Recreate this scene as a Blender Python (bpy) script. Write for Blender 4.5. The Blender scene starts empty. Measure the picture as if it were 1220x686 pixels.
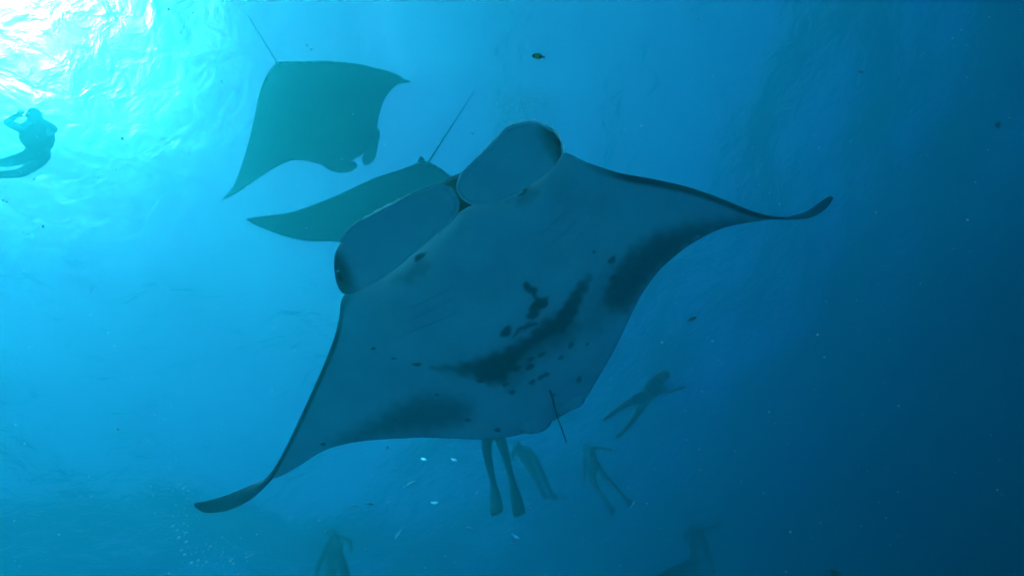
import bpy, bmesh, math, random
import numpy as np
from mathutils import Vector, Matrix, noise

random.seed(7)
SC = bpy.context.scene
COL = SC.collection
R = math.radians

# ------------------------------------------------------------------ camera
CAM_Z = -13.0
PITCH = 54.0                                  # degrees above the horizontal
ROLL = 36.0                                   # the camera is tipped to its left
FOC = 795.0                                   # focal length for a 1220 px wide frame
cam_d = bpy.data.cameras.new('camera')
cam = bpy.data.objects.new('camera', cam_d)
COL.objects.link(cam)
cam.location = (0, 0, CAM_Z)
cam_d.sensor_width = 36.0
cam_d.lens = 36.0 * FOC / 1220.0
cam_d.clip_start = 0.05
cam_d.clip_end = 600
SC.camera = cam
CAM = Vector((0, 0, CAM_Z))
FWD = Vector((0, math.cos(R(PITCH)), math.sin(R(PITCH))))
UP0 = Vector((0, -math.sin(R(PITCH)), math.cos(R(PITCH))))
RG0 = Vector((1, 0, 0))
RGT = RG0 * math.cos(R(ROLL)) - UP0 * math.sin(R(ROLL))
UPV = UP0 * math.cos(R(ROLL)) + RG0 * math.sin(R(ROLL))
cam.rotation_euler = Matrix((RGT, UPV, -FWD)).transposed().to_euler()


def ray(px, py):
    return (RGT * ((px - 610.0) / FOC) + UPV * ((343.0 - py) / FOC) + FWD).normalized()


def at(px, py, d):
    return CAM + ray(px, py) * d


# ------------------------------------------------------------------ light
SUN_DIR = ray(-130, -5)                       # towards the sun, as seen in the water
SUN_EL = math.asin(SUN_DIR.z)
SUN_AZ = math.atan2(SUN_DIR.x, SUN_DIR.y)     # clockwise from +Y
sd = bpy.data.lights.new('sun', 'SUN')
sd.energy = 4.3
sd.angle = R(0.5)
sd.color = (1.0, 0.98, 0.66)
sun = bpy.data.objects.new('sun', sd)
COL.objects.link(sun)
sun.rotation_euler = SUN_DIR.to_track_quat('Z', 'Y').to_euler()
sun.location = (-30, 5, 40)

W = bpy.data.worlds.new('World')
SC.world = W
W.use_nodes = True
wn = W.node_tree
bg = wn.nodes['Background']
sky = wn.nodes.new('ShaderNodeTexSky')
sky.sky_type = 'NISHITA'
sky.sun_disc = False
sky.sun_elevation = SUN_EL
sky.sun_rotation = SUN_AZ
wn.links.new(sky.outputs[0], bg.inputs[0])
bg.inputs[1].default_value = 0.11

SC.view_settings.view_transform = 'Standard'
SC.view_settings.look = 'None'
SC.view_settings.exposure = 2.42
SC.view_settings.gamma = 1.0
SC.render.engine = 'CYCLES'
SC.cycles.use_denoising = True
SC.cycles.max_bounces = 10
SC.cycles.volume_bounces = 1
SC.cycles.transparent_max_bounces = 12
SC.cycles.sample_clamp_indirect = 6.0


# ------------------------------------------------------------------ materials
def mat(name):
    m = bpy.data.materials.new(name)
    m.use_nodes = True
    return m, m.node_tree.nodes, m.node_tree.links


def plain(name, col, rough=0.6, metal=0.0, var=0.25, scale=9.0, bump=0.0):
    m, n, l = mat(name)
    p = n['Principled BSDF']
    p.inputs['Roughness'].default_value = rough
    p.inputs['Metallic'].default_value = metal
    tc = n.new('ShaderNodeTexCoord')
    nz = n.new('ShaderNodeTexNoise')
    nz.inputs['Scale'].default_value = scale
    nz.inputs['Detail'].default_value = 5
    l.new(tc.outputs['Object'], nz.inputs['Vector'])
    mx = n.new('ShaderNodeMix')
    mx.data_type = 'RGBA'
    mx.inputs[6].default_value = (*[c * (1 - var) for c in col], 1)
    mx.inputs[7].default_value = (*[min(1, c * (1 + var)) for c in col], 1)
    l.new(nz.outputs[0], mx.inputs[0])
    l.new(mx.outputs[2], p.inputs['Base Color'])
    if bump:
        b = n.new('ShaderNodeBump')
        b.inputs['Strength'].default_value = bump
        b.inputs['Distance'].default_value = 0.01
        l.new(nz.outputs[0], b.inputs['Height'])
        l.new(b.outputs[0], p.inputs['Normal'])
    return m


def manta_mat(name, pale, dark):
    """belly white to back black, following the animal's own markings (attribute 'pigment')"""
    m, n, l = mat(name)
    p = n['Principled BSDF']
    p.inputs['Roughness'].default_value = 0.55
    at_ = n.new('ShaderNodeAttribute')
    at_.attribute_name = 'pigment'
    tc = n.new('ShaderNodeTexCoord')
    nz = n.new('ShaderNodeTexNoise')
    nz.inputs['Scale'].default_value = 26
    nz.inputs['Detail'].default_value = 6
    l.new(tc.outputs['Object'], nz.inputs['Vector'])
    ma = n.new('ShaderNodeMath')
    ma.operation = 'MULTIPLY_ADD'
    ma.inputs[1].default_value = 0.22
    ma.inputs[2].default_value = -0.11
    l.new(nz.outputs[0], ma.inputs[0])
    ad = n.new('ShaderNodeMath')
    ad.operation = 'ADD'
    ad.use_clamp = True
    l.new(at_.outputs['Fac'], ad.inputs[0])
    l.new(ma.outputs[0], ad.inputs[1])
    n2 = n.new('ShaderNodeTexNoise')
    n2.inputs['Scale'].default_value = 4.5
    n2.inputs['Detail'].default_value = 7
    l.new(tc.outputs['Object'], n2.inputs['Vector'])
    pm = n.new('ShaderNodeMix')
    pm.data_type = 'RGBA'
    pm.inputs[6].default_value = (*[c * 0.68 for c in pale], 1)
    pm.inputs[7].default_value = (*pale, 1)
    l.new(n2.outputs[0], pm.inputs[0])
    mx = n.new('ShaderNodeMix')
    mx.data_type = 'RGBA'
    mx.inputs[7].default_value = (*dark, 1)
    l.new(ad.outputs[0], mx.inputs[0])
    l.new(pm.outputs[2], mx.inputs[6])
    l.new(mx.outputs[2], p.inputs['Base Color'])
    b = n.new('ShaderNodeBump')
    b.inputs['Strength'].default_value = 0.25
    b.inputs['Distance'].default_value = 0.008
    l.new(nz.outputs[0], b.inputs['Height'])
    l.new(b.outputs[0], p.inputs['Normal'])
    return m


M_MANTA = manta_mat('manta_skin', (0.90, 0.92, 0.88), (0.035, 0.033, 0.035))
M_FAR = manta_mat('manta_skin_far', (0.90, 0.92, 0.90), (0.03, 0.033, 0.035))
M_DARK = plain('manta_dark_skin', (0.03, 0.033, 0.035), 0.55)
M_MOUTH = plain('mouth_lining', (0.10, 0.11, 0.12), 0.7)
M_GILL = plain('gill_fold', (0.62, 0.64, 0.62), 0.7)
m, n, l = mat('lit_rim_translucent')               # for a strip added so the lobe edges show rim light
n.remove(n['Principled BSDF'])
df = n.new('ShaderNodeBsdfDiffuse')
df.inputs['Color'].default_value = (0.8, 0.82, 0.8, 1)
tl = n.new('ShaderNodeBsdfTranslucent')
tl.inputs['Color'].default_value = (0.85, 0.9, 0.85, 1)
ms = n.new('ShaderNodeMixShader')
ms.inputs[0].default_value = 0.65
l.new(df.outputs[0], ms.inputs[1])
l.new(tl.outputs[0], ms.inputs[2])
l.new(ms.outputs[0], n['Material Output'].inputs[0])
M_LITRIM = m
M_EYE = plain('eye', (0.012, 0.012, 0.012), 0.25)
M_SKIN = plain('person_skin', (0.55, 0.36, 0.26), 0.6)
M_SUIT = plain('neoprene', (0.025, 0.027, 0.03), 0.8)
M_RASH = plain('rash_guard', (0.03, 0.05, 0.10), 0.8)
M_HAIR = plain('hair', (0.03, 0.02, 0.012), 0.7)
M_FIN = plain('rubber_fin', (0.03, 0.035, 0.04), 0.5)
M_FINP = plain('pale_fin', (0.60, 0.68, 0.60), 0.5)
M_MASK = plain('mask_glass', (0.05, 0.06, 0.07), 0.15)
M_TANK = plain('tank_metal', (0.45, 0.46, 0.42), 0.35, 0.6)
M_SILVER = plain('silver_scales', (0.6, 0.94, 0.94), 0.32, 1.0, 0.05)
M_YEL = plain('yellow_scales', (0.95, 0.88, 0.12), 0.5)
M_BLK = plain('black_scales', (0.02, 0.02, 0.018), 0.5)
M_GREEN = plain('olive_scales', (0.22, 0.30, 0.04), 0.5)
M_SPECK = plain('plankton', (0.38, 0.80, 0.76), 0.6)
M_SAND = plain('bounce_sand', (0.80, 0.79, 0.73), 0.9, 0, 0.3, 0.3, 0.3)  # sand lightened so it throws more light up at the belly


def bubble_mat():
    m, n, l = mat('air_bubble')
    n.remove(n['Principled BSDF'])
    g = n.new('ShaderNodeBsdfGlossy')
    g.inputs['Color'].default_value = (0.5, 1.0, 1.0, 1)
    g.inputs['Roughness'].default_value = 0.3
    t = n.new('ShaderNodeBsdfTranslucent')
    a = n.new('ShaderNodeBsdfTransparent')
    x1 = n.new('ShaderNodeMixShader')
    x1.inputs[0].default_value = 0.1
    x2 = n.new('ShaderNodeMixShader')
    x2.inputs[0].default_value = 0.35
    l.new(g.outputs[0], x1.inputs[1])
    l.new(t.outputs[0], x1.inputs[2])
    l.new(x1.outputs[0], x2.inputs[1])
    l.new(a.outputs[0], x2.inputs[2])
    l.new(x2.outputs[0], n['Material Output'].inputs[0])
    return m


M_BUB = bubble_mat()


# ------------------------------------------------------------------ object helpers
def tag(o, label=None, cat=None, group=None, kind=None):
    if label:
        o['label'] = label
    if cat:
        o['category'] = cat
    if group:
        o['group'] = group
    if kind:
        o['kind'] = kind
    return o


def obj(name, mesh, material=None, parent=None, smooth=True):
    if isinstance(mesh, bmesh.types.BMesh):
        me = bpy.data.meshes.new(name)
        mesh.to_mesh(me)
        mesh.free()
    else:
        me = mesh
        me.name = name
    if material and not me.materials:
        me.materials.append(material)
    if smooth:
        me.polygons.foreach_set('use_smooth', [True] * len(me.polygons))
    o = bpy.data.objects.new(name, me)
    COL.objects.link(o)
    if parent:
        o.parent = parent
    return o


def empty(name, loc=(0, 0, 0), rot=None):
    o = bpy.data.objects.new(name, None)
    o.empty_display_size = 0.2
    COL.objects.link(o)
    o.location = loc
    if rot is not None:
        o.rotation_euler = rot
    return o


def lerp_poly(pts, n, w=None):
    """resample a control polyline (any dimension) with a Catmull-Rom curve at n samples, uniform in arc length"""
    P = np.array(pts, float)
    Q = np.vstack([2 * P[0] - P[1], P, 2 * P[-1] - P[-2]])
    out = []
    for i in range(len(P) - 1):
        p0, p1, p2, p3 = Q[i], Q[i + 1], Q[i + 2], Q[i + 3]
        for k in range(12):
            t = k / 12
            out.append(0.5 * ((2 * p1) + (-p0 + p2) * t + (2 * p0 - 5 * p1 + 4 * p2 - p3) * t * t +
                              (-p0 + 3 * p1 - 3 * p2 + p3) * t ** 3))
    out.append(P[-1])
    out = np.array(out)
    if n is None:
        return out
    s = np.concatenate([[0], np.cumsum(np.linalg.norm(np.diff(out[:, :2], axis=0), axis=1))])
    q = np.linspace(0, s[-1], n)
    return np.stack([np.interp(q, s, out[:, j]) for j in range(out.shape[1])], 1)


def tube(bm, pts, radii, seg=8, cap=True):
    """a tapering tube along pts"""
    rings = []
    pts = [Vector(p) for p in pts]
    for i, p in enumerate(pts):
        d = (pts[min(i + 1, len(pts) - 1)] - pts[max(i - 1, 0)]).normalized()
        a = d.orthogonal().normalized() if i == 0 else (ax - d * ax.dot(d)).normalized()
        ax = a
        b = d.cross(a)
        rings.append([bm.verts.new(p + (a * math.cos(2 * math.pi * k / seg) + b * math.sin(2 * math.pi * k / seg)) * radii[i])
                      for k in range(seg)])
    for i in range(len(rings) - 1):
        for k in range(seg):
            bm.faces.new((rings[i][k], rings[i][(k + 1) % seg], rings[i + 1][(k + 1) % seg], rings[i + 1][k]))
    if cap:
        bm.faces.new(rings[0][::-1])
        bm.faces.new(rings[-1])
    return bm


def ellipsoid(bm, c, axes, seg=12):
    r = bmesh.ops.create_uvsphere(bm, u_segments=seg, v_segments=seg // 2 + 2, radius=1)
    A = Matrix((axes[0], axes[1], axes[2])).transposed()
    for v in r['verts']:
        v.co = Vector(c) + A @ v.co
    return bm


# ------------------------------------------------------------------ the setting: water surface, sea bed, water body
def waves(x, y):
    z = 0
    for k, (a, b, amp, ph) in enumerate(WV):
        z = z + amp * np.sin(a * x + b * y + ph + 0.6 * np.sin(0.37 * b * x - 0.31 * a * y + ph * 2))
    return z


rw = np.random.RandomState(4)
WV = []
for k in range(26):
    lam = 0.9 * (9 ** (k / 25.0)) * rw.uniform(0.9, 1.1)
    ang = rw.normal(0.5, 0.75)
    kk = 2 * math.pi / lam
    WV.append((kk * math.cos(ang), kk * math.sin(ang), 0.0062 * lam * (1.7 if lam > 3 else 1.0) * rw.uniform(0.6, 1.3), rw.uniform(0, 6.28)))

NX = 420
g = np.sinh(np.linspace(-2.2, 2.2, NX))
g = g / g[-1]
gx, gy = np.meshgrid(g * 85, g * 85 + 6, indexing='xy')
gz = waves(gx, gy)
me = bpy.data.meshes.new('water_surface')
idx = np.arange(NX * NX).reshape(NX, NX)
fc = np.stack([idx[:-1, :-1], idx[:-1, 1:], idx[1:, 1:], idx[1:, :-1]], -1).reshape(-1, 4)
me.from_pydata(np.stack([gx, gy, gz], -1).reshape(-1, 3).tolist(), [], fc.tolist())
m, n, l = mat('sea_surface')
n.remove(n['Principled BSDF'])
gl = n.new('ShaderNodeBsdfGlass')
gl.inputs['IOR'].default_value = 1.33
gl.inputs['Roughness'].default_value = 0.2
g2 = n.new('ShaderNodeBsdfGlass')
g2.inputs['IOR'].default_value = 1.33
g2.inputs['Roughness'].default_value = 0.44
m2 = n.new('ShaderNodeMixShader')
m2.inputs[0].default_value = 0.8
tr = n.new('ShaderNodeBsdfTransparent')
mx = n.new('ShaderNodeMixShader')
mx.inputs[0].default_value = 0.15
tc = n.new('ShaderNodeTexCoord')
nz = n.new('ShaderNodeTexNoise')
nz.inputs['Scale'].default_value = 2.2
nz.inputs['Detail'].default_value = 6
nz.inputs['Distortion'].default_value = 0.6
bp = n.new('ShaderNodeBump')
bp.inputs['Strength'].default_value = 0.9
bp.inputs['Distance'].default_value = 0.10
l.new(tc.outputs['Object'], nz.inputs['Vector'])
l.new(nz.outputs[0], bp.inputs['Height'])
l.new(bp.outputs[0], gl.inputs['Normal'])
l.new(bp.outputs[0], g2.inputs['Normal'])
l.new(gl.outputs[0], m2.inputs[1])
l.new(g2.outputs[0], m2.inputs[2])
l.new(m2.outputs[0], mx.inputs[1])
l.new(tr.outputs[0], mx.inputs[2])
l.new(mx.outputs[0], n['Material Output'].inputs[0])
tag(obj('water_surface', me, m), kind='structure')

BED = -13.7  # unseen bed, raised close under the camera to light the manta's belly
bm = bmesh.new()
bmesh.ops.create_grid(bm, x_segments=120, y_segments=120, size=84)
for v in bm.verts:
    v.co.z = BED + 0.2 * noise.fractal(v.co * 0.08, 1.0, 2.0, 4)
tag(obj('bounce_seabed', bm, M_SAND), kind='structure')

m, n, l = mat('sea_water')
n.remove(n['Principled BSDF'])
pv = n.new('ShaderNodeVolumePrincipled')
DENS = 0.36
SIG_S = (0.002, 0.067, 0.059)                 # scattering per metre
SIG_T = (0.320, 0.165, 0.121)                 # extinction per metre
colr = [s / DENS for s in SIG_S]
absc = [max(0.0, 1 - (t - s) / DENS / (1 - s / DENS)) ** 2 for s, t in zip(SIG_S, SIG_T)]
pv.inputs['Color'].default_value = (*colr, 1)
pv.inputs['Absorption Color'].default_value = (*absc, 1)
pv.inputs['Density'].default_value = DENS
pv.inputs['Anisotropy'].default_value = 0.42
# the narrow forward peak of natural water, which spreads the glare round the sun
vs = n.new('ShaderNodeVolumeScatter')
vs.inputs['Color'].default_value = (0.25, 1.0, 0.62, 1)
vs.inputs['Density'].default_value = 0.028
vs.inputs['Anisotropy'].default_value = 0.92
av = n.new('ShaderNodeAddShader')
l.new(pv.outputs[0], av.inputs[0])
l.new(vs.outputs[0], av.inputs[1])
l.new(av.outputs[0], n['Material Output'].inputs['Volume'])
bm = bmesh.new()
bmesh.ops.create_cube(bm, size=1)
for v in bm.verts:
    v.co = Vector((v.co.x * 176, v.co.y * 176 + 6, 1.0 if v.co.z > 0 else BED - 3))
tag(obj('haze', bm, m, smooth=False), kind='stuff')


# ------------------------------------------------------------------ manta rays
def soft_poly(px, py, poly, soft):
    """1 inside the polygon, falling to 0 over `soft` across its outline (arrays)"""
    P = np.array(poly, float)
    dmin = np.full(px.shape, 1e9)
    inside = np.zeros(px.shape, bool)
    for i in range(len(P)):
        ax, ay = P[i]
        bx, by = P[(i + 1) % len(P)]
        ex, ey = bx - ax, by - ay
        t = np.clip(((px - ax) * ex + (py - ay) * ey) / (ex * ex + ey * ey + 1e-9), 0, 1)
        dmin = np.minimum(dmin, np.hypot(px - ax - t * ex, py - ay - t * ey))
        c = (ay > py) != (by > py)
        xi = ax + (py - ay) * ex / (ey if abs(ey) > 1e-9 else 1e-9)
        inside ^= c & (px < xi)
    sd = np.where(inside, dmin, -dmin)
    s = np.clip((sd + soft) / (2 * soft), 0, 1)
    return s * s * (3 - 2 * s)


class Manta:
    def __init__(self, centre, dist, span_dir, tilt, flex, tilt_span=0.0):
        """centre pixel, distance; span_dir: image direction (x right, y down) of the span; tilt: degrees by which
        the head comes towards the camera out of the image plane"""
        self.O = at(*centre, dist)
        sx, sy = span_dir
        L = math.hypot(sx, sy)
        i_s = RGT * (sx / L) - UPV * (sy / L)
        f = ray(*centre)
        i_s = (i_s - f * i_s.dot(f)).normalized()
        head = f.cross(i_s) * -1            # image direction of the head for tilt = 0
        self.S = (i_s * math.cos(R(tilt_span)) + f * math.sin(R(tilt_span))).normalized()
        self.F = (head * math.cos(R(tilt)) - f * math.sin(R(tilt))).normalized()
        self.F = (self.F - self.S * self.F.dot(self.S)).normalized()
        self.N = self.S.cross(self.F)
        if self.N.dot(f) < 0:
            self.N = -self.N
        self.flex = flex

    def local(self, P):
        d = P - self.O
        return Vector((d.dot(self.S), d.dot(self.F), d.dot(self.N)))

    def world(self, l):
        return self.O + self.S * l[0] + self.F * l[1] + self.N * l[2]

    def hit(self, px, py, dz=0.0):
        """point of the flexed mid-surface (raised by dz) seen at a pixel, in the animal's own frame"""
        r = ray(px, py)
        zt = dz
        for _ in range(40):
            t = (zt + (self.O - CAM).dot(self.N)) / r.dot(self.N)
            l_ = self.local(CAM + r * t)
            zn = self.flex(l_.x, l_.y) + dz
            zt += (zn - zt) * 0.6
        return l_

    def matrix(self):
        M = Matrix((self.S, self.F, self.N)).transposed().to_4x4()
        M.translation = self.O
        return M

    def on_plane(self, px, py, p0, nl):
        """point on the plane through p0 with normal nl (both in the animal's frame)"""
        r = ray(px, py)
        nw = self.S * nl[0] + self.F * nl[1] + self.N * nl[2]
        t = (self.world(p0) - CAM).dot(nw) / r.dot(nw)
        return self.local(CAM + r * t)


def prof(t):
    v = 5 * (0.2969 * np.sqrt(t) - 0.126 * t - 0.3516 * t ** 2 + 0.2843 * t ** 3 - 0.1036 * t ** 4)
    return v / 0.5


def manta_body(M, le, te, ns, nc, hv, hd, mouth=None, pigment=None, front_gap=None, stripe=0.03, tip_lit=0.0):
    """le/te: lists of (px, py, dz) from left tip to right tip paired one to one. hv/hd: half thickness as a
    function of span x. Returns (mesh, stations)"""
    LE = np.array([list(M.hit(*p)) for p in le])
    TE = np.array([list(M.hit(*p)) for p in te])
    both = lerp_poly(np.hstack([LE, TE]), None)
    # even spacing along the two edges together
    d = np.linalg.norm(np.diff(both[:, :3], axis=0), axis=1) + np.linalg.norm(np.diff(both[:, 3:], axis=0), axis=1)
    s = np.concatenate([[0], np.cumsum(d)])
    q = np.linspace(0, s[-1], ns)
    both = np.stack([np.interp(q, s, both[:, j]) for j in range(6)], 1)
    L, T = both[:, :3], both[:, 3:]
    mid = 0.5 * (L + T)
    sp = np.gradient(mid, axis=0)
    ch = T - L
    nrm = np.cross(ch, sp)
    ln = np.linalg.norm(nrm, axis=1, keepdims=True)
    nrm = nrm / np.maximum(ln, 1e-9)
    if nrm[ns // 2, 2] < 0:
        nrm = -nrm
    for _ in range(6):
        nrm[1:-1] = (nrm[:-2] + 2 * nrm[1:-1] + nrm[2:]) / 4
    nrm /= np.linalg.norm(nrm, axis=1, keepdims=True)
    tt = np.linspace(0, 1, nc) ** 1.7
    V = []
    pg = []
    c_len = np.linalg.norm(ch, axis=1)
    X = mid[:, 0]
    HV = np.array([hv(x) for x in X]) * np.clip(c_len / 0.12, 0.15, 1)
    HD = np.array([hd(x) for x in X]) * np.clip(c_len / 0.12, 0.15, 1)
    gap = np.array([front_gap(x) if front_gap else 0.0 for x in L[:, 0]])
    pr = prof(tt)
    grid_v = L[:, None, :] + ch[:, None, :] * tt[None, :, None] - nrm[:, None, :] * (HV[:, None] * pr[None, :])[..., None]
    # back: blunt over the mouth
    gf = gap[:, None] * np.clip(1 - tt[None, :] / 0.45, 0, 1) ** 2 * 1.0
    dors = np.maximum(HD[:, None] * pr[None, :], 0)
    dz = np.maximum(dors, gf + dors * (1 - (1 - tt[None, :]) ** 4 * (gap[:, None] > 1e-4)))
    grid_d = L[:, None, :] + ch[:, None, :] * tt[None, :, None] + nrm[:, None, :] * dz[..., None]
    me = bpy.data.meshes.new('body')
    verts = np.concatenate([grid_v.reshape(-1, 3), grid_d.reshape(-1, 3)])
    i = np.arange(ns * nc).reshape(ns, nc)
    fv = np.stack([i[:-1, :-1], i[:-1, 1:], i[1:, 1:], i[1:, :-1]], -1).reshape(-1, 4)
    k = ns * nc
    fd = np.stack([i[:-1, :-1], i[1:, :-1], i[1:, 1:], i[:-1, 1:]], -1).reshape(-1, 4) + k
    # close the trailing edge and the tips
    e1 = np.stack([i[:-1, -1], i[:-1, -1] + k, i[1:, -1] + k, i[1:, -1]], -1)
    closed = gap <= 1e-4
    sel = np.where(closed[:-1] & closed[1:])[0]
    e2 = np.stack([i[sel, 0], i[sel + 1, 0], i[sel + 1, 0] + k, i[sel, 0] + k], -1)
    faces = np.concatenate([fv, fd, e1, e2])
    me.from_pydata(verts.tolist(), [], faces.tolist())
    # pigment: back dark, belly by its markings, dark band along the leading edge
    dist_le = c_len[:, None] * tt[None, :]
    band = np.clip((stripe * 1.25 - dist_le) / (stripe * 0.6), 0, 1)
    lim = np.clip((np.abs(L[:, 0]) - 0.58) / 0.2, 0, 1)[:, None]
    pv_ = band * lim
    if pigment is not None:
        pv_ = np.maximum(pv_, pigment(M, grid_v))
    pd_ = np.ones((ns, nc)) * (1 - tip_lit * np.clip((np.abs(X) - 1.3) / 0.3, 0, 1))[:, None]  # back of the wing tips paled in the colour to look lit
    a = me.attributes.new('pigment', 'FLOAT', 'POINT')
    a.data.foreach_set('value', np.concatenate([pv_.reshape(-1), pd_.reshape(-1)]).astype(np.float32))
    bm = bmesh.new()
    bm.from_mesh(me)
    bmesh.ops.remove_doubles(bm, verts=bm.verts, dist=0.0004)
    bmesh.ops.recalc_face_normals(bm, faces=bm.faces)
    bm.to_mesh(me)
    bm.free()
    return me, dict(L=L, T=T, nrm=nrm, gap=gap, gv=grid_v, gd=grid_d, tt=tt, ns=ns, nc=nc)


def to_pixels(M, G):
    O, S, F, N = (np.array(v) for v in (M.O, M.S, M.F, M.N))
    Wd = O + G[..., 0:1] * S + G[..., 1:2] * F + G[..., 2:3] * N - np.array(CAM)
    z = Wd @ np.array(FWD)
    return 610 + FOC * (Wd @ np.array(RGT)) / z, 343 - FOC * (Wd @ np.array(UPV)) / z


def set_pigment(me, fn):
    co = np.zeros(len(me.vertices) * 3, np.float32)
    me.vertices.foreach_get('co', co)
    a = me.attributes.new('pigment', 'FLOAT', 'POINT')
    a.data.foreach_set('value', np.array([fn(Vector(c)) for c in co.reshape(-1, 3)], np.float32))


def paddle(outline, thick, bulge, nr=10, normal=Vector((0, 1, 0)), n=72):
    """a closed paddle: outline points (3D), domed along normal, rounded rim"""
    P = lerp_poly(outline + [outline[0]], n + 1)[:-1]
    P = [Vector(p) for p in P]
    c = sum(P, Vector()) / len(P)
    bm = bmesh.new()
    sides = []
    for sgn in (1, -1):
        cv = bm.verts.new(c + normal * (bulge + sgn * thick))
        rings = []
        for k in range(1, nr + 1):
            f = (k / nr) ** 0.7
            h = bulge * (1 - f ** 2.4) + sgn * thick * math.sqrt(max(0, 1 - f ** 6))
            if k == nr and sgn == -1:
                rings.append(sides[0][1][-1])
                continue
            rings.append([bm.verts.new(c + (p - c) * f + normal * h) for p in P])
        sides.append((cv, rings))
        for i in range(len(P)):
            j = (i + 1) % len(P)
            bm.faces.new((cv, rings[0][i], rings[0][j]))
            for k in range(nr - 1):
                bm.faces.new((rings[k][i], rings[k + 1][i], rings[k + 1][j], rings[k][j]))
    bmesh.ops.recalc_face_normals(bm, faces=bm.faces)
    return bm


# --- the near manta --------------------------------------------------------
def flex1(x, y):
    a = abs(x)
    return 0.05 * a * a + 0.10 * max(0, a - 1.1) ** 2


M1 = Manta((600, 360), 3.35, (0.898, -0.44), 40, flex1)
LE1 = [(232, 603, .0), (240, 609, -.005), (252, 611, -.01), (275, 607, -.02), (300, 594, -.025), (318, 575, -.03), (331, 552, -.02),
       (346, 522, -.01), (366, 479, 0), (386, 434, 0), (398, 403, 0), (404, 378, 0), (407, 357, 0), (420, 342, 0), (444, 333, 0),
       (471, 319, 0), (497, 300, 0), (520, 277, 0), (545, 256, 0), (570, 243, 0), (595, 238, 0), (620, 226, 0), (642, 211, 0),
       (659, 195, 0), (674, 183, 0), (700, 194, 0), (738, 206, 0), (780, 214, 0), (820, 223, 0), (858, 236, 0),
       (895, 251, -.01), (925, 259, -.02), (950, 261, -.025), (970, 258, -.02), (984, 249, -.01), (993, 236, 0)]
TE1 = [(231, 600, .0), (236, 598, .02), (244, 597, .04), (262, 592, .06), (288, 582, .06), (315, 570, .05), (332, 568, .03),
       (356, 555, .01), (385, 537, 0), (415, 528, 0), (445, 524, 0), (475, 522, 0), (505, 521, 0), (535, 522, 0), (565, 523, 0),
       (590, 522, 0), (612, 519, 0), (630, 514, 0), (655, 503, 0), (681, 488, 0), (698, 474, 0), (708, 458, 0), (718, 441, 0),
       (730, 420, 0), (744, 392, 0), (762, 355, 0), (782, 326, 0), (803, 306, 0), (828, 288, 0), (858, 273, 0),
       (893, 265, .0), (921, 261.5, .02), (944, 257, .04), (962, 251, .05), (978, 240, .04), (989, 233, .0)]

SPOTS_GAPS1 = [(500, 306, 8, 3.4, -35), (622, 229, 9, 3.4, -27), (645, 422, 6, 3, -25), (632, 428, 6, 3, -30), (631, 437, 6, 3.2, -30), (615, 439, 7, 3.5, -25), (573, 453, 5, 3.2, -10),  # first two are the shaded mouth corners, painted on; the rest are markings
          (602, 458, 4, 2.5, -20), (645, 449, 5, 2.5, -30), (651, 446, 4, 2.5, -30), (634, 455, 4.5, 2.6, -35), (610, 467, 4.5, 3, -10),
          (680, 411, 4.5, 3, -55), (668, 426, 4, 2.5, -30), (690, 452, 4, 3, -60), (729, 310, 5.5, 3.5, -40), (730, 331, 4.5, 2.5, -50),
          (557, 500, 4, 2.8, 0), (593, 512, 4, 2.6, 10), (497, 434, 5.5, 2.2, -5), (445, 415, 2.6, 1.8, 0), (469, 427, 2.4, 1.6, 0),
          (385, 529, 3.4, 2, 0), (603, 395, 8, 5, -50), (628, 341, 6, 4, 55), (470, 500, 2, 1.6, 0), (708, 300, 2.2, 1.6, 0),
          (520, 470, 2.2, 1.6, 0), (660, 470, 2, 1.5, 0), (700, 410, 2, 1.5, 0)]


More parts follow.
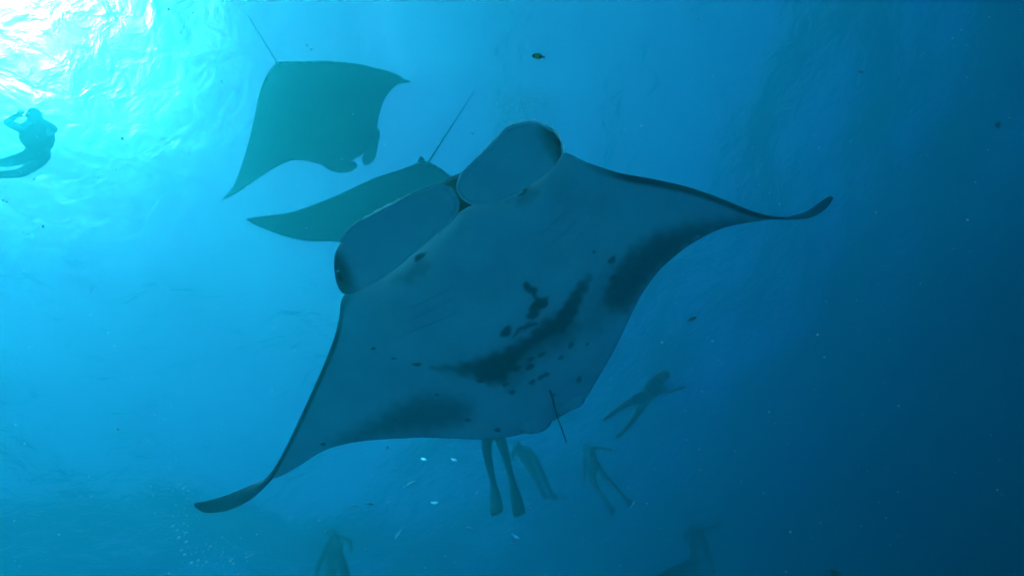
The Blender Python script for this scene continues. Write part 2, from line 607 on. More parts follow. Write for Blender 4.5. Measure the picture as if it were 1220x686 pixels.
def pigment1(M, G):
    px, py = to_pixels(M, G)
    w = 2.2 * np.sin(px * 0.31 + py * 0.17) + 1.6 * np.sin(px * 0.11 - py * 0.43 + 1.0)
    qx, qy = px + w, py + 1.4 * np.sin(px * 0.27 - py * 0.21)
    v = np.zeros(px.shape)

    def add(a, k=1.0):
        np.maximum(v, a * k, out=v)
    V = [(515, 438), (545, 435), (575, 426), (605, 414), (628, 401), (645, 386), (665, 371), (680, 352), (692, 337), (702, 328),
         (700, 342), (692, 356), (689, 372), (682, 386), (672, 398), (655, 404), (640, 412), (628, 424), (612, 442), (600, 458),
         (582, 457), (560, 448), (535, 441)]
    add(soft_poly(qx, qy, V, 6.5), 0.9)
    add(soft_poly(qx, qy, [(600, 425), (650, 392), (690, 375), (694, 392), (676, 410), (640, 425), (606, 462)], 14), 0.55)
    add(soft_poly(qx, qy, [(626, 336), (637, 344), (642, 352), (653, 356), (651, 364), (641, 372), (634, 381), (629, 378), (632, 366),
                           (639, 357), (632, 350), (625, 343)], 2.5), 0.95)
    add(soft_poly(qx, qy, [(611, 399), (622, 388), (640, 382), (642, 386), (626, 392), (614, 402)], 2.5), 0.9)
    add(soft_poly(qx, qy, [(396, 529), (430, 510), (465, 489), (500, 473), (530, 472), (556, 480), (560, 492), (548, 505), (520, 512),
                           (470, 518), (420, 526)], 15), 0.62)
    add(soft_poly(qx, qy, [(722, 372), (716, 350), (730, 322), (752, 298), (782, 278), (815, 270), (850, 265), (885, 261), (925, 260), (905, 265),
                           (862, 274), (830, 289), (806, 308), (786, 324), (768, 345), (745, 372)], 12), 0.82)
    add(soft_poly(qx, qy, [(690, 390), (708, 350), (725, 322), (745, 330), (735, 370), (712, 398)], 16), 0.35)
    add(soft_poly(qx, qy, [(655, 215), (690, 215), (700, 250), (675, 262), (655, 240)], 18), 0.18)
    add(soft_poly(qx, qy, [(470, 335), (500, 308), (512, 318), (490, 338)], 8), 0.4)  # soft shade round the left mouth corner, painted into the skin
    add(soft_poly(qx, qy, [(608, 238), (634, 222), (642, 230), (620, 246)], 8), 0.4)  # same painted shade at the right mouth corner
    for (cx, cy, a, b, r) in SPOTS_GAPS1:
        c, s_ = math.cos(R(r)), math.sin(R(r))
        u = ((px - cx) * c + (py - cy) * s_) / a
        t = (-(px - cx) * s_ + (py - cy) * c) / b
        e = np.hypot(u, t) + 0.12 * np.sin(3 * np.arctan2(t, u) + cx)
        add(np.clip((1.25 - e) / 0.5, 0, 1), 0.92)
    return v


def bumpf(x, c, w):
    return max(0.0, 1 - ((x - c) / w) ** 2)


hv1 = lambda x: 0.012 + 0.085 * math.exp(-(x / 0.55) ** 2) + 0.022 * math.exp(-(x / 1.1) ** 2)
hd1 = lambda x: 0.012 + 0.20 * math.exp(-(x / 0.42) ** 2) + 0.035 * math.exp(-(x / 1.1) ** 2)
xm0 = M1.hit(452, 331).x
xm1 = M1.hit(668, 187).x
XC = 0.5 * (xm0 + xm1)
XW = 0.5 * (xm1 - xm0)
gap1 = lambda x: 0.31 * max(0.0, 1 - abs((x - XC) / XW) ** 3.0) if abs(x - XC) < XW else 0.0

me1, st = manta_body(M1, LE1, TE1, 420, 190, hv1, hd1, pigment=pigment1, front_gap=gap1, stripe=0.04, tip_lit=0.35)
manta = empty('manta_ray')
manta.matrix_world = M1.matrix()
tag(manta, 'nearest and largest manta ray, white spotted belly towards us and both lobes spread', 'manta ray', 'manta rays gliding in the blue water')
obj('body', me1, M_MANTA, manta)

# mouth pocket between lower lip and upper jaw
op = np.where(st['gap'] > 1e-4)[0]
bm = bmesh.new()
rows = []
for i in op:
    a = Vector(st['gv'][i, 0])
    b = Vector(st['gd'][i, 0])
    inn = (Vector(st['T'][i]) - Vector(st['L'][i])).normalized()
    rows.append([bm.verts.new(a.lerp(b, 0.5 - 0.5 * math.cos(math.pi * k / 12) if 0 < k < 12 else k / 12) +
                              inn * (0.30 * min(1, st['gap'][i] / 0.2) * math.sin(math.pi * k / 12) ** 0.7)) for k in range(13)])
for i in range(len(rows) - 1):
    for k in range(12):
        bm.faces.new((rows[i][k], rows[i + 1][k], rows[i + 1][k + 1], rows[i][k + 1]))
obj('mouth', bm, M_MOUTH, manta)

# pale lower lip rim
bm = bmesh.new()
tube(bm, [Vector(st['gv'][i, 0]) for i in op[::2]], [0.006] * len(op[::2]), 8)
o = obj('lower_lip', bm, M_MANTA, manta)
set_pigment(o.data, lambda c: 0.0)
bm = bmesh.new()
tube(bm, [Vector(st['gd'][i, 0]) for i in op[::2]], [0.009] * len(op[::2]), 8)
o = obj('upper_jaw', bm, M_MANTA, manta)
set_pigment(o.data, lambda c: 0.55)

# cephalic lobes, spread across the mouth
PL = M1.hit(545, 256) + Vector((0, 0.04, -0.02))
NL = Vector((0, 0.6, -0.8))
LOBE_L = [(398, 318), (399, 302), (406, 288), (420, 271), (445, 257), (470, 244), (497, 230), (520, 222), (534, 225), (543, 235),
          (545, 247), (538, 262), (522, 277), (505, 292), (490, 304), (474, 318), (456, 331), (437, 342), (421, 349), (409, 350), (401, 338)]
LOBE_R = [(546, 222), (550, 210), (559, 200), (576, 184), (591, 169), (602, 157), (608, 152), (620, 149), (632, 147), (645, 150), (658, 156), (664, 162),
          (667, 170), (670, 182), (664, 194), (655, 204), (640, 215), (622, 227), (606, 235), (588, 241), (572, 243), (558, 240), (549, 232)]
for pts, eye in ((LOBE_L, (406, 328)), (LOBE_R, (663, 170))):
    o3 = [M1.on_plane(x, y, PL, NL) for x, y in pts]
    bm = paddle([tuple(p) for p in o3], 0.014, 0.012, normal=NL)
    lb = obj('cephalic_lobe', bm, M_MANTA, manta)
    ec = M1.on_plane(*eye, PL, NL)
    rimpts = [Vector(p) for p in lerp_poly([tuple(p) for p in (o3[2:11] if eye[0] < 600 else o3[1:15])], 48)]
    oc = sum(o3, Vector()) / len(o3)
    bm = bmesh.new()
    prev = None
    for k, p in enumerate(rimpts):
        od = (p - oc).normalized()
        w_ = 0.016 * math.sin(math.pi * (k + .5) / 48) ** .5 * (1 + .25 * math.sin(k * 1.7))
        row = [bm.verts.new(p - od * .004 + NL * .002), bm.verts.new(p + od * w_ * .5 + NL * .003), bm.verts.new(p + od * w_)]
        if prev:
            for q in (0, 1):
                bm.faces.new((prev[q], row[q], row[q + 1], prev[q + 1]))
        prev = row
    obj('lit_rim_strip', bm, M_LITRIM, lb)  # ribbon added outside the lobe to stand for its rim light
    ec = M1.on_plane(*eye, PL, NL)
    rimpts = [Vector(p) for p in lerp_poly([tuple(p) for p in o3[(2 if eye[0] < 600 else -6):(13 if eye[0] < 600 else None)] +
                                            (list(o3[:11]) if eye[0] > 600 else [])], 40)]
    bm = bmesh.new()
    tube(bm, rimpts, [0.009] * 40, 8)
    rm = obj('rim', bm, M_MANTA, lb)  # pale tube added along the edge to draw the lit outline
    set_pigment(rm.data, lambda c: 0.0)
    set_pigment(lb.data, lambda c, e=ec: 0.92 * max(0, min(1, (0.07 - math.hypot(c.x - e.x, (c.z - e.z) * 0.7)) / 0.04)))
    bm = bmesh.new()
    ellipsoid(bm, ec + Vector((0.003 if eye[0] > 600 else -0.003, 0.0, 0.0)), (Vector((0.014, 0, 0)), Vector((0, 0.03, 0)), Vector((0, 0, 0.03))))
    obj('eye', bm, M_EYE, manta)


# gill slits: low folds on the belly
def ventral(px, py):
    p2x, p2y = to_pixels(M1, st['gv'])
    k = np.argmin((p2x - px) ** 2 + (p2y - py) ** 2)
    return Vector(st['gv'].reshape(-1, 3)[k])


GILL = [((468, 404), (500, 391), (532, 378), (548, 369)), ((478, 385), (505, 374), (530, 362), (543, 354)),
        ((487, 367), (510, 357), (530, 347), (540, 340)),
        ((703, 262), (690, 282), (672, 300), (662, 306)), ((694, 250), (678, 272), (660, 288), (650, 294)),
        ((680, 243), (664, 262), (648, 276), (638, 282))]
for gpts in GILL:
    q = lerp_poly(gpts, 14)
    bm = bmesh.new()
    tube(bm, [ventral(*p) for p in q], [0.0035 * math.sin(math.pi * (k + .6) / 14.2) + 0.0006 for k in range(14)], 6)
    obj('gill_slit', bm, M_GILL, manta)

# tail and pelvic fins
tb = [ventral(653, 458) + Vector((0, 0, 0.02)), ventral(656, 470) + Vector((0, 0, -.006))]
tb += [M1.hit(662, 490, -0.05), M1.hit(669, 510, -0.06), M1.hit(675, 527, -0.06)]
bm = bmesh.new()
tube(bm, [Vector(p) for p in lerp_poly([tuple(p) for p in tb], 16)], [0.0065 - 0.003 * k / 15 for k in range(16)], 10)
obj('tail', bm, M_DARK, manta)
for pts in ([(622, 500), (640, 492), (655, 497), (656, 505), (648, 513), (632, 517), (620, 514)],
            [(664, 488), (676, 476), (692, 470), (697, 477), (690, 485), (676, 491), (666, 496)]):
    o3 = [tuple(M1.hit(x, y, -0.012)) for x, y in pts]
    bm = paddle(o3, 0.004, -0.004, 6, Vector((0, 0, 1)), 40)
    pf = obj('pelvic_fin', bm, M_MANTA, manta)
    cx = [M1.hit(x, y, -0.012) for x, y in pts]
    rim = cx[3:7]
    set_pigment(pf.data, lambda c, rim=rim: 0.9 * max(0, 1 - min((c - r_).length for r_ in rim) / 0.03))


# --- the two mantas behind ----------------------------------------------------
def far_manta(M, le, te, hv, hd, label, lobes, tail, mat_, fin=None):
    me, s = manta_body(M, le, te, 150, 50, hv, hd, stripe=0.05,
                       pigment=lambda M_, G: 0.12 + 0.25 * np.clip(np.abs(G[..., 0]) / 1.2, 0, 1))
    root = empty('manta_ray')
    root.matrix_world = M.matrix()
    tag(root, label, 'manta ray', 'manta rays gliding in the blue water')
    obj('body', me, mat_, root)
    for pts in lobes:
        o3 = [tuple(M.hit(*p)) for p in pts]
        lb = obj('cephalic_lobe', paddle(o3, 0.025, -0.04, 6, Vector((0, 0, 1)), 40), mat_, root)
        set_pigment(lb.data, lambda c: 0.6)
    q = lerp_poly([tuple(M.hit(*p)) for p in tail], 20)
    bm = bmesh.new()
    tube(bm, [Vector(p) for p in q], [0.014 - 0.009 * k / 19 for k in range(20)], 8)
    obj('tail', bm, M_DARK, root)
    if fin:
        o3 = [tuple(M.hit(*p)) for p in fin]
        obj('dorsal_fin', paddle(o3, 0.012, 0.0, 4, Vector((1, 0, 0)), 24), M_DARK, root)
    return root


def flex2(x, y):
    return 0.06 * x * x


M2 = Manta((385, 145), 12.2, (-225, 140), -30, flex2)
# span runs from the right tip (489,98) to the left tip (265,238); head to the lower right
LE2 = [(489, 98, 0), (480, 100, 0), (472, 102, 0), (459, 117, 0), (452, 136, 0), (449, 152, 0), (446, 165, 0), (440, 176, 0),
       (428, 186, 0), (415, 193, 0), (400, 199, 0), (385, 197, 0), (370, 193, 0), (350, 191, 0), (330, 199, 0), (309, 212, 0), (284, 229, 0), (273, 235, 0), (265, 238, 0)]
TE2 = [(489, 97, 0), (483, 94, 0), (475, 90, 0), (461, 84.5, 0), (444, 80, 0), (428, 76.5, 0), (408, 74, 0), (386, 72.5, 0),
       (362, 73, 0), (331, 74, 0), (326, 79, 0), (319, 88, 0), (314, 98, 0), (308, 116, 0), (301, 148, 0), (292, 184, 0), (280, 218, 0), (271, 231, 0), (265, 237, 0)]
hv2 = lambda x: 0.015 + 0.11 * math.exp(-(x / 0.45) ** 2) + 0.02 * math.exp(-(x / 0.9) ** 2)
hd2 = lambda x: 0.015 + 0.14 * math.exp(-(x / 0.45) ** 2) + 0.02 * math.exp(-(x / 0.9) ** 2)
far_manta(M2, LE2, TE2, hv2, hd2, 'hazy dark manta ray higher up, seen whole with thin tail pointing up left',
          [[(440, 168, 0), (447, 152, 0), (453, 157, 0), (451, 172, 0), (447, 188, 0), (440, 196, 0), (433, 196, 0), (432, 186, 0)],
           [(383, 196, 0), (400, 194, 0), (418, 192, 0), (426, 196, 0), (420, 204, 0), (405, 206, 0), (392, 203, 0)]],
          [(335, 80, 0), (329, 73, 0), (318, 55, 0), (306, 36, 0), (294, 17, 0)], M_FAR)


def flex3(x, y):
    return 0.05 * x * x


M3 = Manta((478, 248), 10.3, (-200, 30), -28, flex3)
LE3 = [(684, 262, 0), (668, 268, 0), (648, 272, 0), (620, 276, 0), (590, 282, 0), (560, 290, 0), (530, 302, 0), (505, 312, 0), (478, 318, 0),
       (450, 308, 0), (425, 296, 0), (400, 288, 0), (378, 288, 0), (356, 286, 0), (334, 280, 0), (313, 272, 0), (302, 267, 0), (294, 262, 0)]
TE3 = [(684, 260, 0), (672, 256, 0), (656, 251, 0), (634, 243, 0), (610, 234, 0), (585, 226, 0), (560, 217, 0), (540, 211, 0), (524, 200, 0),
       (506, 192, 0), (488, 198, 0), (468, 205, 0), (444, 213, 0), (416, 226, 0), (386, 239, 0), (350, 252, 0), (318, 257, 0), (294, 260, 0)]
far_manta(M3, LE3, TE3, hv2, hd2, 'manta ray half hidden behind the nearest one, left wing and tail showing',
          [[(440, 305, 0), (455, 300, 0), (462, 318, 0), (455, 334, 0), (444, 330, 0)],
           [(500, 305, 0), (514, 302, 0), (516, 322, 0), (506, 336, 0), (496, 330, 0)]],
          [(508, 198, 0), (513, 190, 0), (530, 163, 0), (547, 137, 0), (565, 109, 0)], M_FAR,
          [(497, 195, 0.02), (499, 188, 0.02), (502, 186, 0.02), (507, 192, 0.02), (505, 196, 0.02)])


# ------------------------------------------------------------------ people in the water
def skin(verts, radii, edges, root=0, sub=1):
    me = bpy.data.meshes.new('tmp')
    me.from_pydata([tuple(v) for v in verts], edges, [])
    o = bpy.data.objects.new('tmp', me)
    COL.objects.link(o)
    md = o.modifiers.new('s', 'SKIN')
    md.use_smooth_shade = True
    for i, v in enumerate(me.skin_vertices[0].data):
        r_ = radii[i]
        v.radius = r_ if isinstance(r_, tuple) else (r_, r_)
        v.use_root = i == root
    if sub:
        s_ = o.modifiers.new('u', 'SUBSURF')
        s_.levels = sub
    dg = bpy.context.evaluated_depsgraph_get()
    out = bpy.data.meshes.new_from_object(o.evaluated_get(dg))
    bpy.data.objects.remove(o)
    bpy.data.meshes.remove(me)
    return out


def join(meshes):
    bm = bmesh.new()
    for m_ in meshes:
        bm.from_mesh(m_)
        bpy.data.meshes.remove(m_)
    return bm


def person(name_label, cat, origin, rotz, spine, arms, legs, look=None, suit='shorts', fins=M_FIN, tank=False, group=None,
           fin_len=0.55, hair=True):
    """origin: pelvis in the world; spine: direction of the back; arms / legs: ((upper, lower), (upper, lower)) directions
    for left (+x) and right; everything in the person's frame (z up, facing -y)"""
    root = empty('person', origin, (0, 0, rotz))
    tag(root, name_label, cat, group)
    V_ = lambda t: Vector(t).normalized()
    sp_ = V_(spine)
    side = Vector((1, 0, 0)) - sp_ * sp_.x
    side.normalize()
    frontv = side.cross(sp_) * 1.0
    if frontv.y > 0 and abs(sp_.y) < 0.7:
        frontv = -frontv
    pel = Vector((0, 0, 0))
    waist = pel + sp_ * 0.16
    chest = pel + sp_ * 0.36
    nb = pel + sp_ * 0.50
    hd_ = V_(look) if look else sp_
    neck = nb + hd_ * 0.07
    h1 = neck + hd_ * 0.09
    h2 = h1 + hd_ * 0.10
    vs = [pel, waist, chest, nb, neck, h1, h2]
    rs = [(.185, .135), (.16, .12), (.19, .135), (.12, .10), .065, (.095, .105), (.08, .09)]
    es = [(i, i + 1) for i in range(6)]
    hands = []
    limb = {}
    for k, sg in ((0, 1), (1, -1)):
        a1, a2 = V_(arms[k][0]), V_(arms[k][1])
        sh = nb - sp_ * 0.06 + side * 0.17 * sg
        el = sh + a1 * 0.28
        wr = el + a2 * 0.24
        pm = wr + a2 * 0.085
        b = len(vs)
        vs += [sh, el, wr, pm]
        rs += [.072, .054, .038, (.042, .02)]
        es += [(3, b), (b, b + 1), (b + 1, b + 2), (b + 2, b + 3)]
        hands.append((wr, pm, a2, sg))
        l1, l2 = V_(legs[k][0]), V_(legs[k][1])
        hp = pel + side * 0.095 * sg - sp_ * 0.05
        kn = hp + l1 * 0.44
        an = kn + l2 * 0.42
        ft = an + (l2 * 0.95 + frontv * 0.15).normalized() * 0.15
        b = len(vs)
        vs += [hp, kn, an, ft]
        rs += [.115, .078, .052, (.052, .034)]
        es += [(0, b), (b, b + 1), (b + 1, b + 2), (b + 2, b + 3)]
        limb[k] = dict(hp=hp, kn=kn, an=an, ft=ft, l2=l2, sh=sh, el=el, wr=wr)
    parts = [skin(vs, rs, es)]
    for wr, pm, a2, sg in hands:
        w = (side - a2 * side.dot(a2))
        w = w.normalized() if w.length > 0.2 else a2.orthogonal().normalized()
        nn = a2.cross(w)
        for q, (off, ln) in enumerate(((-.03, .072), (-.01, .082), (.01, .078), (.03, .062))):
            b0 = pm - a2 * 0.02 + w * off
            b1 = b0 + a2 * (ln * .55) + nn * .006
            b2 = b1 + a2 * (ln * .5) + nn * .02
            parts.append(skin([b0, b1, b2], [.0095, .0085, .0065], [(0, 1), (1, 2)], 0, 0))
        t0 = wr + a2 * 0.03 - w * .02 * sg
        parts.append(skin([t0, t0 + a2 * .03 - w * .035 * sg, t0 + a2 * .06 - w * .045 * sg], [.012, .010, .008], [(0, 1), (1, 2)], 0, 0))
    # nose and ears
    face = frontv if abs(frontv.dot(hd_)) < 0.9 else hd_.orthogonal()
    face = (face - hd_ * face.dot(hd_)).normalized()
    ear = face.cross(hd_)
    bmh = join(parts)
    ellipsoid(bmh, h1 + face * 0.10 + hd_ * 0.01, (ear * .014, face * .02, hd_ * .024), 8)
    for sg in (1, -1):
        ellipsoid(bmh, h1 + ear * (.088 * sg) + hd_ * 0.01, (ear * .01, face * .02, hd_ * .032), 8)
    bodymat = M_SUIT if suit == 'wetsuit' else M_SKIN
    obj('body', bmh, bodymat, root)
    # clothes follow the body
    if suit in ('shorts', 'rash'):
        v2, r2, e2 = [pel, waist], [(.198, .148), (.172, .13)], [(0, 1)]
        for k in (0, 1):
            b = len(v2)
            v2 += [limb[k]['hp'], limb[k]['hp'].lerp(limb[k]['kn'], 0.6)]
            r2 += [.128, .105]
            e2 += [(0, b), (b, b + 1)]
        obj('swim_shorts', skin(v2, r2, e2), M_RASH, root)
    if suit == 'rash':
        v2, r2, e2 = [waist, chest, nb], [(.172, .13), (.203, .146), (.132, .11)], [(0, 1), (1, 2)]
        for k in (0, 1):
            b = len(v2)
            v2 += [limb[k]['sh'], limb[k]['sh'].lerp(limb[k]['el'], 0.8)]
            r2 += [.084, .07]
            e2 += [(2, b), (b, b + 1)]
        obj('rash_guard', skin(v2, r2, e2, 1), M_SUIT, root)
    if hair:
        bm_ = bmesh.new()
        ellipsoid(bm_, h1 + hd_ * 0.05 - face * 0.02, (ear * .094, face * .095, hd_ * .095), 14)
        obj('hair', bm_, M_HAIR, root)
    bm_ = bmesh.new()
    r_ = bmesh.ops.create_cube(bm_, size=1)
    for v in r_['verts']:
        v.co = h1 + hd_ * (.03 + v.co.z * .075) + face * (.095 + v.co.y * .05) + ear * (v.co.x * .15 * (1.0 if v.co.y < 0 else .85))
    bmesh.ops.bevel(bm_, geom=bm_.edges[:], offset=.012, segments=2, affect='EDGES')
    mk = obj('dive_mask', bm_, M_MASK, root)
    bm_ = bmesh.new()
    tube(bm_, [h1 + hd_ * .03 + face * (.105 * math.cos(a)) + ear * (.105 * math.sin(a)) for a in [2 * math.pi * q / 16 for q in range(2, 15)]],
         [.011] * 13, 6)
    obj('mask_strap', bm_, M_FIN, mk)
    bm_ = bmesh.new()
    if tank:
        tube(bm_, [h1 + face * .1 - hd_ * .04, h1 + face * .14 - hd_ * .1 + ear * .06, nb + ear * .2, nb - frontv * .16], [.016, .014, .014, .014], 8)
        obj('regulator_hose', bm_, M_SUIT, root)
        bm_ = bmesh.new()
        base = pel + sp_ * 0.02 - frontv * 0.21
        zs = [0, .02, .08, .46, .54, .57, .62]
        rr = [.05, .08, .088, .088, .06, .025, .02]
        tube(bm_, [base + sp_ * z for z in zs], rr, 16)
        tk = obj('air_tank', bm_, M_TANK, root)
        bm_ = bmesh.new()
        tube(bm_, [base + sp_ * .61 - side * .07, base + sp_ * .61 + side * .07], [.022, .022], 10)
        obj('tank_valve', bm_, M_SUIT, tk)
        bm_ = bmesh.new()
        ellipsoid(bm_, pel + sp_ * .3 - frontv * .05, (side * .24, frontv * .19, sp_ * .29), 14)
        obj('buoyancy_vest', bm_, M_SUIT, root)
    else:
        tube(bm_, [h1 + face * .105 - hd_ * .05, h1 + face * .12 - hd_ * .06 + ear * .07, h1 + ear * .125 + face * .03 + hd_ * .03,
                   h1 + ear * .12 - face * .03 + hd_ * .32], [.012, .012, .012, .011], 8)
        obj('snorkel', bm_, M_FIN, root)
    if fins:
        for k in (0, 1):
            d = limb[k]
            dirn = (d['ft'] - d['an']).normalized()
            wv = (side - dirn * side.dot(dirn)).normalized()
            up_ = dirn.cross(wv)
            o_ = d['an'] + dirn * 0.04
            out = [(-.045, .0), (-.055, .12), (-.085, .30), (-.10, fin_len), (-.04, fin_len + .05), (.04, fin_len + .05), (.10, fin_len),
                   (.085, .30), (.055, .12), (.045, 0)]
            pts = [tuple(o_ + wv * a + dirn * b + up_ * (.05 * (b / .6) ** 2)) for a, b in out]
            bm_ = paddle(pts, 0.018, 0.0, 5, up_, 40)
            obj('swim_fin', bm_, fins, root)
    return root




def heading(ix, iy):
    """turn about the vertical that makes a level swimmer's back run along this direction as seen by the camera"""
    best = max(range(360), key=lambda a: (lambda v: (v.dot(RGT) * ix + v.dot(UPV) * -iy) / math.hypot(v.dot(RGT), v.dot(UPV)))(
        Vector((-math.sin(R(a)), math.cos(R(a)), 0))))
    return R(best)


GP = 'snorkellers at the surface'
# the pair of legs below the near manta's belly
person('snorkeller with two dark finned legs hanging straight below the nearest manta', 'person', at(586, 514, 11.2), R(10), (0.1, .25, 1),
       (((.6, -.3, -.6), (.2, -.7, -.3)), ((-.7, -.2, -.5), (-.1, -.8, -.2))),
       (((-.12, .1, -1), (-.2, .3, -1)), ((-.3, -.12, -1), (-.2, .15, -1))), suit='wetsuit', group=GP, fin_len=.62)
person('snorkeller hanging with legs together just right of the pair of finned legs', 'person', at(630, 546, 15.5), R(40), (0, .3, 1),
       (((.5, .4, -.5), (.1, .6, -.5)), ((-.5, .4, -.5), (-.1, .6, -.5))),
       (((.04, .0, -1), (.0, .12, -1)), ((-.02, -.1, -1), (.0, .1, -1))), suit='wetsuit', group=GP, fin_len=.3)
person('faint snorkeller with bare pale legs hanging right of the manta tail tip', 'person', at(706, 556, 16.5), R(-30), (0.1, .3, 1),
       (((.7, .1, -.6), (.5, .2, -.7)), ((-.7, 0, -.5), (-.4, -.2, -.7))),
       (((.1, .1, -1), (.0, .4, -1)), ((-.14, -.2, -1), (.0, .2, -1))), suit='rash', group=GP, fin_len=.35)
person('snorkeller lying flat at the surface with pale bare legs, right of the nearest manta tail', 'person', at(766, 474, 15), heading(30, -25),
       (0, 1, .12), (((.8, .5, -.5), (.5, .6, -.7)), ((-.9, .3, -.2), (-.3, .9, -.1))),
       (((.45, -1, -.1), (.3, -1, -.2)), ((-.3, -1, -.25), (.15, -1, -.35))), suit='rash', fins=None, group=GP)
person('upright swimmer in dark suit at the bottom left of the swimmers', 'person', at(400, 668, 14), R(0), (0.0, .1, 1),
       (((.7, -.1, -.8), (.2, -.3, -1)), ((-.7, -.1, -.8), (-.2, -.3, -1))),
       (((.15, .1, -1), (.1, .25, -1)), ((-.12, -.12, -1), (.0, .1, -1))), suit='wetsuit', group=GP)
person('dark swimmer at the bottom right with pale fins trailing down', 'person', at(832, 642, 17), R(25), (.3, .6, .8),
       (((.6, -.3, -.3), (.4, -.7, -.2)), ((-.5, -.3, -.5), (-.2, -.8, -.2))),
       (((-.35, -.2, -.9), (-.3, .1, -1)), ((-.55, .2, -.7), (-.35, .4, -.8))), suit='wetsuit', fins=M_FINP, group=GP, fin_len=.4)
person('dark swimmer stretched flat along the bottom edge beside the pale fins', 'person', at(800, 684, 17), heading(30, -5), (0, 1, .1),
       (((.4, .8, -.3), (.1, .9, -.1)), ((-.4, .8, -.3), (-.1, .9, -.2))),
       (((.1, -1, -.2), (.1, -1, -.1)), ((-.1, -1, .0), (-.1, -1, -.25))), suit='wetsuit', group=GP, fin_len=.4)
dv = person('scuba diver with air tank at the left edge, blurred by the sun glare', 'person', at(46, 184, 12.6), heading(-2, 10), (.08, -1, -.25),
       (((.45, -.4, -.7), (-.6, -.5, -.2)), ((-.5, -.4, -.6), (.6, -.5, -.3))),
       (((-.7, .5, -.2), (-1, .1, -.1)), ((-.9, .35, .1), (-1, -.15, .1))), suit='wetsuit', tank=True)
dv.scale = (.95, .95, .95)


# ------------------------------------------------------------------ fish
def fish(label, loc, heading, length, mats, group=None, deep=0.34, flank=False):
    """mats: (front, middle, rear)"""
    root = empty('fish', loc)
    h = Vector(heading).normalized()
    root.rotation_euler = h.to_track_quat('X', 'Z').to_euler()
    if flank:                                   # rolled on its side, flank down
        w_ = (CAM - Vector(loc)).normalized()
        x_ = (h - w_ * h.dot(w_)).normalized()
        root.rotation_euler = Matrix((x_, w_, x_.cross(w_))).transposed().to_euler()
    tag(root, label, 'fish', group)
    L_ = length
    st_ = [(-.42, .03), (-.30, .07), (-.15, .12), (0, .155), (.14, .165), (.28, .145), (.40, .10), (.47, .05), (.5, .008)]
    bm_ = bmesh.new()
    rings = []
    for x, r_ in st_:
        rings.append([bm_.verts.new((x * L_, math.cos(a) * r_ * L_ * .45, math.sin(a) * r_ * L_ * deep / .16 * .5)) for a in
                      [2 * math.pi * k / 14 for k in range(14)]])
    for i in range(len(rings) - 1):
        for k in range(14):
            f = bm_.faces.new((rings[i][k], rings[i + 1][k], rings[i + 1][(k + 1) % 14], rings[i][(k + 1) % 14]))
            f.material_index = 2 if i < 2 else (0 if i > 4 else 1)
    bm_.faces.new(rings[0])
    bm_.faces.new(rings[-1][::-1])
    bmesh.ops.recalc_face_normals(bm_, faces=bm_.faces)
    b = obj('body', bm_, mats[0], root)
    b.data.materials.append(mats[1])
    b.data.materials.append(mats[2])

    def fin_part(nm, pts, m_):
        obj(nm, paddle([(x * L_, 0, z * L_) for x, z in pts], .006 * L_, 0, 3, Vector((0, 1, 0)), 24), m_, root)
    fin_part('tail_fin', [(-.38, .0), (-.46, .06), (-.60, .18), (-.55, .04), (-.53, 0), (-.55, -.04), (-.60, -.18), (-.46, -.06)], mats[2])
    fin_part('dorsal_fin', [(.2, deep * .44), (.05, deep * .62), (-.18, deep * .48), (-.3, deep * .25), (-.1, deep * .35)], mats[1])
    fin_part('anal_fin', [(.0, -deep * .42), (-.12, -deep * .56), (-.26, -deep * .35), (-.3, -deep * .2), (-.1, -deep * .32)], mats[1])
    for s_ in (1, -1):
        bm_ = bmesh.new()
        ellipsoid(bm_, (.38 * L_, s_ * .045 * L_, .03 * L_), (Vector((.02 * L_, 0, 0)), Vector((0, .012 * L_, 0)), Vector((0, 0, .02 * L_))), 8)
        obj('eye', bm_, M_EYE, root)
    return root


def copy_tree(o, parent=None):
    c = o.copy()
    COL.objects.link(c)
    if parent:
        c.parent = parent
    for ch in list(o.children):
        copy_tree(ch, c)
    return c


fish('small yellow and black fish in open water above the nearest manta', at(641, 67.5, 2.4), RGT * -1 + UPV * .25 + FWD * .3, 0.042,
     (M_BLK, M_YEL, M_BLK), deep=.42, flank=True)
fish('olive green fish right of the nearest manta belly', at(825, 380, 6.0), RGT + UPV * .3 + FWD * .3, 0.085, (M_GREEN, M_GREEN, M_GREEN), flank=True)
fish('olive green fish near the bottom right corner', at(995, 681, 6.0), RGT * -1 + UPV * .1 + FWD * .4, 0.08, (M_GREEN, M_GREEN, M_GREEN), flank=True)
fish('small dark fish high on the right in open blue', at(1026, 86, 6.5), RGT * .5 + UPV * .3 + FWD, 0.13, (M_BLK, M_BLK, M_BLK))
fish('small dark fish close to the right edge in open blue', at(1189, 149, 7.5), RGT * .5 - UPV * .2 + FWD, 0.13, (M_BLK, M_BLK, M_BLK))
GS = 'silver fish among the swimmers'
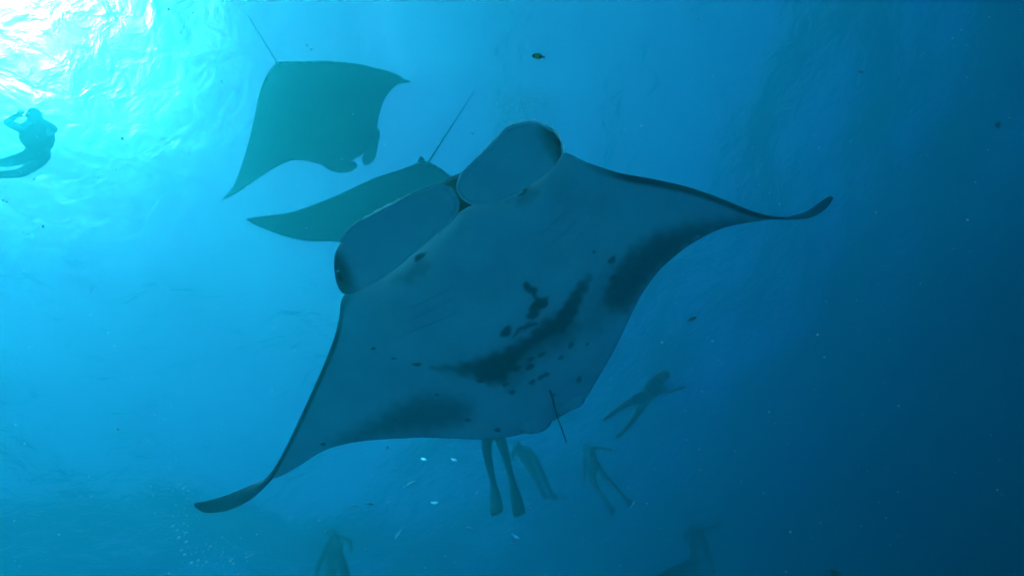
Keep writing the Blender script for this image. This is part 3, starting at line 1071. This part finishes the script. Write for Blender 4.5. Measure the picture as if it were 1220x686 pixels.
SIL = [(541, 547.5, 7.5, .15, 0, 'bright silver fish flashing just under the near manta left of the finned legs'),
       (518, 598.5, 7.5, .15, 0, 'brightest silver fish flashing lower down, left of the finned feet'),
       (475, 635, 8.5, .17, 0, 'silver fish glinting between the upright swimmer and the finned legs'),
       (489, 576, 8.5, .17, 0, 'dim slanting silver fish above and left of the brightest flash'),
       (505, 547, 9, .17, 0, 'dim silver fish close behind the bright one under the manta'),
       (615, 639, 8.5, .17, 0, 'silver fish glinting well below the finned legs'),
       (568, 586, 8, .09, 0, 'tiny silver fish beside the left finned foot'),
       (754, 600, 8, .10, 0, 'tiny silver fish alone right of the bare legged snorkeller'),
       (612, 646, 9, .10, -1, 'dark small fish just below the glint under the finned legs'),
       (440, 600, 9.5, .12, 1, 'dark small fish heading right above the upright swimmer'),
       (421, 603, 9.5, .13, -1, 'dark small fish heading left above the upright swimmer'),
       (670, 590, 9.5, .10, .6, 'dark small fish between the two pairs of hanging legs'),
       (560, 628, 9.5, .10, 1, 'dark small fish below the finned feet')]
proto = None
rf = random.Random(5)
for k, (x, y, d, ln, s_, lab) in enumerate(SIL):
    hd = RGT * (1 if s_ > 0 else -1) - UPV * (0.15 + 0.4 * (1 - abs(s_))) + FWD * 0.2
    if proto is None:
        proto = fish(lab, at(x, y, d), hd, 0.1, (M_SILVER, M_SILVER, M_SILVER), GS, .3)
        o = proto
    else:
        o = copy_tree(proto)
        o['label'] = lab
        o.location = at(x, y, d)
        o.rotation_euler = hd.normalized().to_track_quat('X', 'Z').to_euler()
    if s_ == 0:                                # turned so that a flank mirrors the sun
        v_ = -ray(x, y)
        hf = (SUN_DIR + v_ + Vector((rf.uniform(-1, 1), rf.uniform(-1, 1), rf.uniform(-1, 1))) * (0 if k < 2 else .32)).normalized()
        q = RGT + UPV * (.3 if k in (3, 7) else -.75)
        q = (q - hf * q.dot(hf)).normalized()
        o.rotation_euler = Matrix((q, hf, q.cross(hf))).transposed().to_euler()
    o.scale = (ln / .1, ln / .1, ln / .1 * (.7 if s_ == 0 else 1))

# ------------------------------------------------------------------ bubbles and specks
bm = bmesh.new()
bmesh.ops.create_icosphere(bm, subdivisions=2, radius=1)
bub_me = bpy.data.meshes.new('bubble')
bm.to_mesh(bub_me)
bm.free()
bub_me.materials.append(M_BUB)
rb = random.Random(3)


def wobble(x, y, tilt):
    """attitude of a flattened, wobbling bubble: broad side turned about half way between the light and the lens"""
    h = SUN_DIR - ray(x, y)
    h = h.normalized() + Vector((rb.uniform(-1, 1), rb.uniform(-1, 1), rb.uniform(-1, 1))) * tilt
    return h.to_track_quat('Z', 'Y')


BIG = [(204, 483, 3), (165, 527, 2.5), (180, 578, 3), (215, 577, 3.4), (219, 581, 3.2), (211, 580, 2.6), (198, 582, 2.4), (206, 626, 3), (211, 631, 2.6),
       (222, 634, 3), (222, 645, 3.2), (216, 655, 2.6), (220, 660, 2.8), (228, 670, 3), (236, 667, 2.8), (275, 667, 4), (278, 671, 3), (294, 663, 3.2),
       (299, 661, 2.6), (284, 684, 3.2), (246, 669, 2.6), (202, 557, 2.8), (160, 562, 2), (185, 533, 2), (203, 534, 2.2), (213, 640, 3)]
for k, (x, y, s_) in enumerate(BIG):
    o = bpy.data.objects.new('bubble', bub_me)
    COL.objects.link(o)
    o.location = at(x, y, 6.0)
    r_ = s_ * 0.6 * 6.0 / FOC
    o.scale = (r_ * 1.15, r_, r_ * .42)
    o.rotation_euler = wobble(x, y, .25).to_euler()
    wh = ('in the sparse upper sprinkle left of the manta wingtip' if y < 540 else 'in the small knot just above the manta wingtip' if y < 600
          else 'in the lower swarm under the manta wingtip')
    tag(o, 'bright air bubble ' + wh, 'bubble', 'bubbles rising at the lower left')


def cluster(name, spots, material, sub=1, flat=False):
    bm_ = bmesh.new()
    for p, r_ in spots:
        rr = bmesh.ops.create_icosphere(bm_, subdivisions=sub, radius=r_)
        q = wobble(600, 110, .3) if flat else None
        for v in rr['verts']:
            if flat:
                v.co = q @ Vector((v.co.x, v.co.y, v.co.z * .4))
            v.co += p
    return obj(name, bm_, material)


sp = []
for k in range(420):                           # the pale column of tiny bubbles above the near manta's head
    u = rb.random()
    x = 585 + 70 * u + rb.gauss(0, 9)
    y = 108 + 22 * rb.random() + rb.gauss(0, 11) + (30 * rb.random() if u < .35 else 6)
    sp.append((at(x, y, 11.5 + rb.uniform(-.4, .4)), rb.uniform(.010, .034)))
tag(cluster('bubble_cloud', sp, M_BUB, 1, True), 'pale cloud of tiny bubbles above the near manta head', 'bubbles', kind='stuff')
sp = []
for k in range(160):
    t_ = rb.random()
    x = 190 + 50 * t_ + rb.gauss(0, 16) + (45 * rb.random() if t_ > .75 else 0)
    y = 480 + 200 * t_ + rb.gauss(0, 8)
    sp.append((at(x, y, 6 + rb.uniform(-.3, .3)), rb.uniform(.004, .011)))
tag(cluster('bubble_cloud', sp, M_BUB, 1, True), 'thin trail of fine bubbles at the lower left', 'bubbles', kind='stuff')
sp = []
for k in range(1300):
    d = rb.uniform(.7, 2.9) if k < 950 else rb.uniform(3.0, 7.0)
    p = at(rb.uniform(-60, 1280), rb.uniform(-60, 740), d)
    sp.append((p, d / FOC * (.2 + .75 * rb.random() ** 2) * (1.7 if rb.random() < .1 else .85)))
tag(cluster('suspended_particles', sp, M_SPECK), 'fine pale specks drifting in the water', 'particles', kind='stuff')
